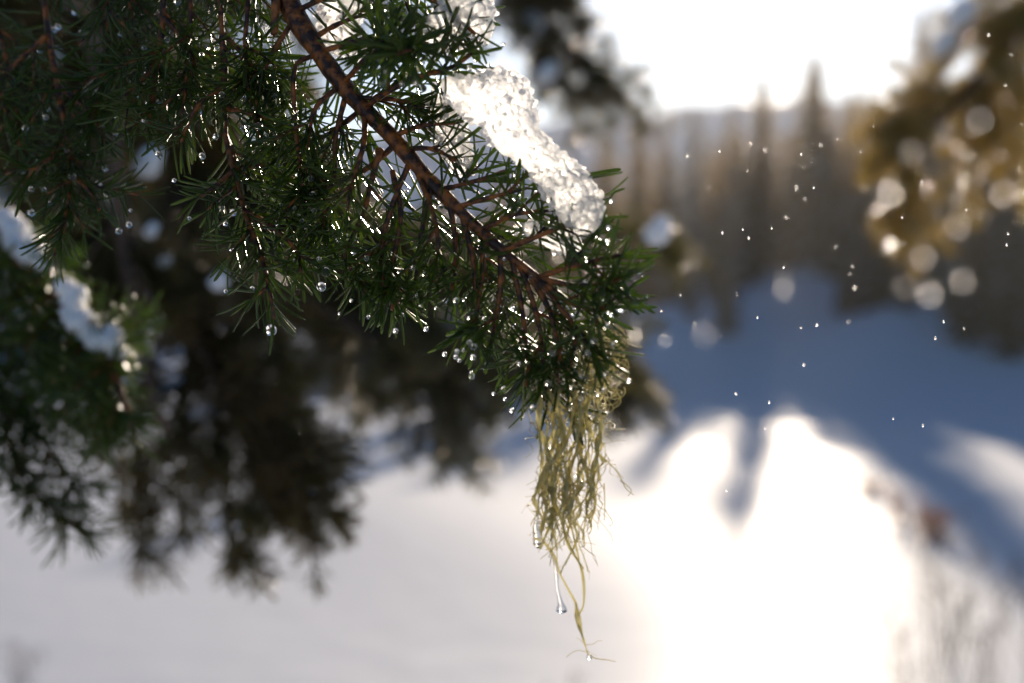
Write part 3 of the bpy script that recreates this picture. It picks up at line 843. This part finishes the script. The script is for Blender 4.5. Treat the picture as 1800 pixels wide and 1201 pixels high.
# main cords
cords = [
    [(1055, 560), (1062, 620), (1050, 690), (1058, 750), (1050, 800), (1056, 845)],
    [(1030, 590), (1040, 660), (1032, 730), (1048, 790), (1040, 860), (1030, 905), (1024, 950)],
    [(1000, 640), (1010, 700), (1000, 760), (985, 810), (995, 870), (990, 930), (1010, 975), (1026, 1000)],
    [(965, 690), (985, 740), (970, 790), (955, 850), (960, 900), (950, 940), (972, 975), (985, 1010), (1012, 1060)],
    [(985, 680), (972, 740), (980, 800), (968, 860), (985, 910), (1000, 960), (1022, 1000), (1026, 1060), (1014, 1085)],
    [(950, 700), (948, 750), (962, 800), (945, 860), (938, 880), (955, 920), (942, 955)],
    [(1012, 1060), (1014, 1090), (1024, 1120), (1034, 1152)],
    [(1030, 700), (1018, 770), (1030, 830), (1046, 880), (1038, 920)],
    [(1010, 700), (1022, 760), (1000, 830), (990, 880), (1005, 930), (1018, 985)],
    [(975, 720), (990, 770), (965, 830), (975, 890), (960, 940), (950, 965)],
]
for c in cords:
    p = catmull([P(x, y, .538 + rng.normal(0, .002)) for x, y in c], 40)
    strand(p, rng.uniform(.0006, .0010)); lichen_pts.append(p)
g = Geo(); g.add(*tube(px_path([(1013, 1062, .538), (1015, 1080, .538), (1019, 1100, .538), (1024, 1118, .538)], 12), [.0003, .0005, .0008, .0010, .0012, .0012, .0011, .0010, .0008, .0007, .0005, .0004], 7))
link('strand', g.mesh('strand', M['lichen'], lroot_p), lichen)
for k in range(66):
    y0 = rng.uniform(590, 900) if k > 30 else rng.uniform(690, 860)
    y1 = min(y0 + rng.uniform(90, 280), 1005 - 150 * rng.random() ** 1.6)
    lo0, hi0 = np.interp(y0, ENV_Y, ENV_L), np.interp(y0, ENV_Y, ENV_R)
    lo1, hi1 = np.interp(y1, ENV_Y, ENV_L), np.interp(y1, ENV_Y, ENV_R)
    f0 = rng.choice([.16, .3, .42, .62, .9]) + rng.normal(0, .05) if y0 > 680 else rng.beta(2.2, 1.2); f1 = np.clip(f0 + rng.normal(0, .32), 0.02, 1)
    p = strand_path(lo0 + (hi0 - lo0) * f0, y0, lo1 + (hi1 - lo1) * f1, y1, 26, rng.uniform(4, 13), .538, .008)
    strand(p, rng.uniform(.00024, .00062)); lichen_pts.append(p)
fine = Geo()
def fine_add(p, r):
    fine.add(*tube(p, np.linspace(r, r * .6, len(p)), 4))
for k in range(110):
    y0 = rng.uniform(585, 930)
    lo0, hi0 = np.interp(y0, ENV_Y, ENV_L), np.interp(y0, ENV_Y, ENV_R)
    x0 = rng.uniform(lo0 - 6, hi0 + 8)
    a = rng.uniform(-.9, .9) + (0.4 if x0 > 1040 else 0)
    ln = rng.uniform(30, 110)
    fine_add(strand_path(x0, y0, x0 + math.sin(a) * ln * .6, y0 + math.cos(a) * ln, 20, rng.uniform(3, 12), .538, .008), rng.uniform(.00012, .00022))
for p in lichen_pts:      # short side hairs along every strand
    for u in rng.uniform(.05, 1, 4):
        q_, T_ = sample(p, [u])
        d_ = unit(rng.normal(0, 1, 3) * [1, .6, 1] + [0, 0, -.35])
        fine_add(grow(q_[0], d_, rng.uniform(.003, .010), rng, 7, .5, .55), rng.uniform(.00009, .00016))
for k in range(34):   # curling loops near the top
    cx, cy, r = rng.uniform(1045, 1085), rng.uniform(575, 690), rng.uniform(7, 20)
    t = np.linspace(rng.uniform(0, 6), rng.uniform(7, 12), 26)
    fine_add(np.array([P(cx + r * math.cos(a) * (1 + .05 * a), cy + r * math.sin(a) * .9 + 2 * a, .536 + .002 * math.sin(a * 1.3)) for a in t]), .00018)
for pts_ in ([(1056, 800), (1085, 830), (1100, 858), (1114, 870)], [(1090, 845), (1098, 850), (1110, 862), (1104, 872)], [(1062, 850), (1063, 890), (1062, 915)], [(1034, 1152), (1050, 1158), (1068, 1160), (1082, 1163)],
             [(925, 640), (920, 700), (940, 750), (955, 770)], [(940, 650), (945, 700), (948, 740)]):
    fine_add(catmull([P(x, y, .538) for x, y in pts_], 18), .00022)
tag(link('fine_hair', fine.mesh('fine_hair', M['lichen_pale'], lroot_p), lichen), kind='stuff')

# ------------------------------------------------------------------ water
DROP = new_mesh('water_drop', ICO3[0], [ICO3[1]], M['water'])
_v = ICO4[0].copy(); _t = np.clip(_v[:, 2], 0, 1); _v[:, :2] *= (1 - 0.55 * _t[:, None] ** 1.5); _v[:, 2] = np.where(_v[:, 2] > 0, _v[:, 2] * 1.7, _v[:, 2])
PEND = new_mesh('water_drop', _v, [ICO4[1]], M['water'])
EXTRA = Geo(); NDROP = [0]
def drop(p, r, label, group, pend=False, stretch=1.0, solo=True):
    if not solo:
        EXTRA.add(ICO2[0] * r + p, None, ICO2[1]); return
    NDROP[0] += 1
    o = link('water_drop', PEND if pend else DROP)
    o.location = p; o.scale = (r, r, r * stretch)
    return tag(o, label, 'drop', group)

rng = np.random.default_rng(71)
L_A = 'tiny clear meltwater drop clinging to the needles of the sharp branch'
# drops gather on downward tips and along the lit end
x, y, z = PX(tipA)
w = ((x > 380) & (x < 1140) & (y > 60) & (y < 720)).astype(float) * (0.15 + np.clip(-dirA[:, 2], 0, 1)) * np.where((x > 800), 2.2, 1.0) * np.where(z < 0.56, 1.6, .7)
for c_, k in enumerate(rng.choice(len(tipA), 170, replace=False, p=w / w.sum())):
    drop(tipA[k] + np.array([0, -.0004, -.0006]), rng.uniform(.0006, .0013), L_A, 'drops on the sharp branch', solo=c_ < 80)
st_p, st_T = sample(main_stem, rng.uniform(.62, 1.0, 22))
for p in st_p:
    drop(p + np.array([-.0012, -.0008, -.0024]) + rng.normal(0, .0012, 3), rng.uniform(.0006, .0012), L_A, 'drops on the sharp branch')
for (px, py, r) in [(480, 561, .0024), (579, 467, .0019), (562, 499, .002), (688, 435, .0022), (686, 508, .0014), (655, 272, .0016), (450, 225, .0016), (1103, 527, .0018), (1010, 545, .0016), (1083, 505, .0013)]:
    tips_ = tipB if px < 560 and py < 400 or px == 480 else tipA
    xx, yy, _z = PX(tips_); k = int(np.argmin((xx - px) ** 2 + (yy - py) ** 2 + 4e5 * np.clip(_z - .57, 0, 1) ** 2))
    drop(tips_[k] + np.array([0, -.0003, -r * .8]), r, 'large round meltwater drop hanging below a needle tip of the sharp branch', 'large drops on the sharp branch')
L_B = 'glinting meltwater drop among the shaded hanging twigs'
x, y, z = PX(tipB)
w = ((x > 0) & (x < 560) & (y > 0) & (y < 560)).astype(float) * (0.2 + np.clip(-dirB[:, 2], 0, 1))
for c_, k in enumerate(rng.choice(len(tipB), 90, replace=False, p=w / w.sum())):
    drop(tipB[k], rng.uniform(.0008, .0018), L_B, 'drops on the shaded twigs', solo=c_ < 34)
x, y, z = PX(tipC)
w = ((x > 0) & (x < 260) & (y > 380) & (y < 960)).astype(float)
for c_, k in enumerate(rng.choice(len(tipC), 40, replace=False, p=w / w.sum())):
    drop(tipC[k], rng.uniform(.0008, .0018), 'soft glinting drop on the drooping snowy branch', 'drops on the soft snowy branch', solo=c_ < 14)
L_G = 'out of focus glowing drop on the golden backlit bough'
x, y, z = PX(tipG)
w = ((x > 1540) & (x < 1800) & (y > 0) & (y < 420)).astype(float)
for c_, k in enumerate(rng.choice(len(tipG), 260, replace=False, p=w / w.sum())):
    drop(tipG[k], rng.uniform(.0024, .0048), L_G, 'drops on the golden bough', solo=c_ < 34)
for (px, py, r) in [(1633, 516, .00085), (1622, 453, .0007), (1690, 493, .00068), (1564, 340, .0009), (1761, 340, .0006), (1721, 211, .0006), (1682, 397, .0006), (1601, 268, .0005), (1590, 504, .00045), (1238, 588, .0005), (1046, 258, .0005), (1412, 272, .0003)]:
    drop(P(px, py, .26), r * 1.1, 'big pale glowing disc of a drop falling close to the lens', 'drops close to the lens')
x, y, z = PX(tipF)
w = ((x > 880) & (x < 1150) & (y > 0) & (y < 240)).astype(float) * np.where(x > 1020, 2.5, 1)
for c_, k in enumerate(rng.choice(len(tipF), 70, replace=False, p=w / w.sum())):
    drop(tipF[k], rng.uniform(.0022, .0042), 'blurred glowing drop on the bough beside the white sky', 'drops on the bough by the sky', solo=c_ < 18)
x, y, z = PX(tipE)
w = ((x > 500) & (x < 1260) & (y > 360) & (y < 780)).astype(float)
for c_, k in enumerate(rng.choice(len(tipE), 70, replace=False, p=w / w.sum())):
    drop(tipE[k], rng.uniform(.0016, .0036), 'blurred glinting drop on the olive bough over the shadow line', 'drops on the olive bough', solo=c_ < 26)
x, y, z = PX(tipD)
w = ((x > 180) & (x < 620) & (y > 330) & (y < 1040)).astype(float)
for c_, k in enumerate(rng.choice(len(tipD), 24, replace=False, p=w / w.sum())):
    drop(tipD[k], rng.uniform(.001, .002), 'dim blurred drop on the dark hanging bough', 'drops on the dark bough', solo=c_ < 8)
# drops on the lichen
allp = np.vstack(lichen_pts)
for k in rng.choice(len(allp), 32, replace=False):
    drop(allp[k] + np.array([rng.normal(0, .0006), -.0008, -.0006]), rng.uniform(.0006, .0014), 'small bright drop caught in the lichen strands', 'drops on the lichen')
drop(P(1036, 1155, .537), .0011, 'single drop at the very end of the lichen tail', None)
# the long drip with its hanging drop
g = Geo()
dp = px_path([(970, 975, .536), (977, 1000, .536), (979, 1030, .536), (983, 1050, .536), (986, 1064, .536), (987, 1073, .536), (987, 1079, .536)], 26)
dr = np.interp(np.linspace(0, 1, 26), [0, .25, .45, .6, .78, .9, 1], [.0003, .0007, .0006, .0010, .0020, .0021, .0003])
g.add(*tube(dp, dr, 16))
tag(link('water_drip', g.mesh('water_drip', M['water_clear'])), 'long clear water drip ending in a heavy drop beside the lichen tail', 'drip')
g = Geo()
dp = px_path([(945, 900, .535), (942, 925, .535), (945, 950, .535), (946, 964, .535)], 16)
g.add(*tube(dp, np.interp(np.linspace(0, 1, 16), [0, .4, .8, 1], [.0004, .0012, .0019, .0004]), 14))
tag(link('water_drip', g.mesh('water_drip', M['water_clear'])), 'short bulging water drip on the edge of the lichen', 'drip')

# drops falling through the air
crop = [(185, 471), (376, 435), (420, 453), (366, 515), (283, 455), (588, 437), (638, 416), (529, 465), (708, 458), (739, 264), (746, 381), (567, 566), (515, 567), (541, 600), (484, 654), (353, 692), (370, 717), (292, 702),
        (634, 743), (476, 806), (683, 803), (676, 826), (690, 868), (165, 890), (107, 938), (334, 884), (208, 974), (397, 957), (288, 1012), (529, 988), (576, 980), (537, 1100), (334, 1189), (672, 970), (1020, 990), (958, 970), (933, 1020),
        (833, 656), (839, 735), (893, 549), (1152, 705), (1148, 738), (1094, 105), (1162, 165), (1145, 258), (1195, 376), (1027, 634), (440, 688), (250, 566)]
for (cx, cy) in crop:
    px, py = 1100 + cx * .5829, cy * .5829
    drop(P(px, py, rng.choice([.48, .53, .58, .62, .7])), rng.uniform(.0002, .00042), 'tiny bright drop falling through the air before the dark woods', 'falling drops', stretch=1.6)
for (px, py) in [(1352, 707), (1413, 641), (1293, 692), (1570, 736), (1622, 748), (1345, 752), (1277, 862)]:
    drop(P(px, py, rng.uniform(.5, .66)), rng.uniform(.0003, .0005), 'tiny drop falling in front of the shaded snow', 'falling drops before snow', stretch=1.6)

# ------------------------------------------------------------------ dry weeds in the snow
rng = np.random.default_rng(81)
def weed(px, py_base, height, label, group, seed):
    r_ = np.random.default_rng(seed)
    D = 1.5 * FPX / (py_base - 560)
    b_ = P(px, py_base, D); b_[2] = float(ground_z(b_[0], b_[1])) - .02
    root = empty('dry_weed', b_); tag(root, label, 'weed', group)
    for s in range(3):
        st = grow(b_ + r_.normal(0, .02, 3) * [1, 1, 0], np.array([r_.normal(0, .25), r_.normal(0, .25), 1]), height * r_.uniform(.7, 1.1), r_, 12, -.02, .16)
        g = Geo(); g.add(*tube(st, np.linspace(.004, .0015, 12), 5))
        so = link('stem', g.mesh('stem', M['dry_stem'], b_), root)
        for br in side_shoots(st, r_, height * .12, height * .35, 42, -.3, .3, .95):
            g = Geo(); g.add(*tube(br, np.linspace(.002, .001, len(br)), 4))
            for q in range(3):
                g.add(ICO1[0] * r_.uniform(.003, .006) * np.array([1, 1, 1.4]) + br[-1] + r_.normal(0, .012, 3), None, ICO1[1])
            link('seed_head', g.mesh('seed_head', M['dry_stem'], b_), so)
    return root
for k, (px, py, h) in enumerate([(1640, 1290, .75), (1700, 1330, .8), (1745, 1240, .6), (1790, 1300, .85), (1665, 1180, .5), (1600, 1350, .6), (1820, 1180, .6), (1000, 1330, .3), (30, 1260, .3)]):
    weed(px, py, h, 'thin dry grey weed poking through the bright snow' if px > 1200 else ('low dry weed stub beneath the lichen tail' if px > 500 else 'faint dry weed in the grey snow corner'),
         'dry weeds in the bright snow' if px > 1200 else None, 90 + k)
def dry_fern(px, py, s, seed):
    r_ = np.random.default_rng(seed)
    D = 1.5 * FPX / (py - 560)
    b_ = P(px, py, D); b_[2] = float(ground_z(b_[0], b_[1])) - .02
    root = empty('dry_shrub', b_); tag(root, 'low shrub with withered orange leaves in the snow shadow', 'shrub', 'withered orange shrubs')
    for k in range(9):
        st = grow(b_, np.array([r_.normal(0, .6), r_.normal(0, .6), 1]), s * r_.uniform(.6, 1.1), r_, 8, .3, .2)
        g = Geo(); g.add(*tube(st, np.linspace(.004, .0015, 8), 4))
        so = link('stem', g.mesh('stem', M['dry_stem'], b_), root)
        g = Geo()
        for u in np.linspace(.35, 1, 9):
            p, T = sample(st, [u]); p = p[0]
            d = unit(r_.normal(0, 1, 3) + [0, 0, -.3]); w_ = unit(np.cross(d, r_.normal(0, 1, 3))); l = r_.uniform(.03, .06)
            up = np.cross(d, w_) * l * .12
            g.add(np.array([p, p + d * l * .5 + w_ * l * .3 + up, p + d * l, p + d * l * .5 - w_ * l * .3 + up, p + d * l * .5 - up]), None, [[0, 1, 4], [1, 2, 4], [2, 3, 4], [3, 0, 4]])
        tag(link('leaves', g.mesh('leaves', M['dry_leaf'], b_), so), kind='stuff')
for k, (px, py, s) in enumerate([(1600, 915, .32), (1625, 930, .34), (1648, 945, .25), (1535, 870, .2)]):
    dry_fern(px, py, s, 120 + k)

tag(link('fine_droplets', EXTRA.mesh('fine_droplets', M['water'])), 'scatter of countless fine meltwater droplets on needles and boughs', 'droplets', kind='stuff')

# ------------------------------------------------------------------ cold hazy air
hz_m = bpy.data.materials.new('haze'); hz_m.use_nodes = True
hn, hl = hz_m.node_tree.nodes, hz_m.node_tree.links
hn.clear()
ho = hn.new('ShaderNodeOutputMaterial'); hv = hn.new('ShaderNodeVolumePrincipled')
hv.inputs['Color'].default_value = (0.95, 0.95, 0.95, 1)
hv.inputs['Density'].default_value = 0.00026
hv.inputs['Anisotropy'].default_value = 0.7
hl.new(hv.outputs[0], ho.inputs['Volume'])
bx = np.array([[x_, y_, z_] for z_ in (-2.0, 48.0) for y_ in (-45.0, 580.0) for x_ in (-420.0, 420.0)])
tag(link('haze', new_mesh('haze', bx, [[[0, 2, 3, 1], [4, 5, 7, 6], [0, 1, 5, 4], [2, 6, 7, 3], [0, 4, 6, 2], [1, 3, 7, 5]]], hz_m, False)), 'thin cold haze over the meadow', 'haze', kind='stuff')
print('drops', NDROP)
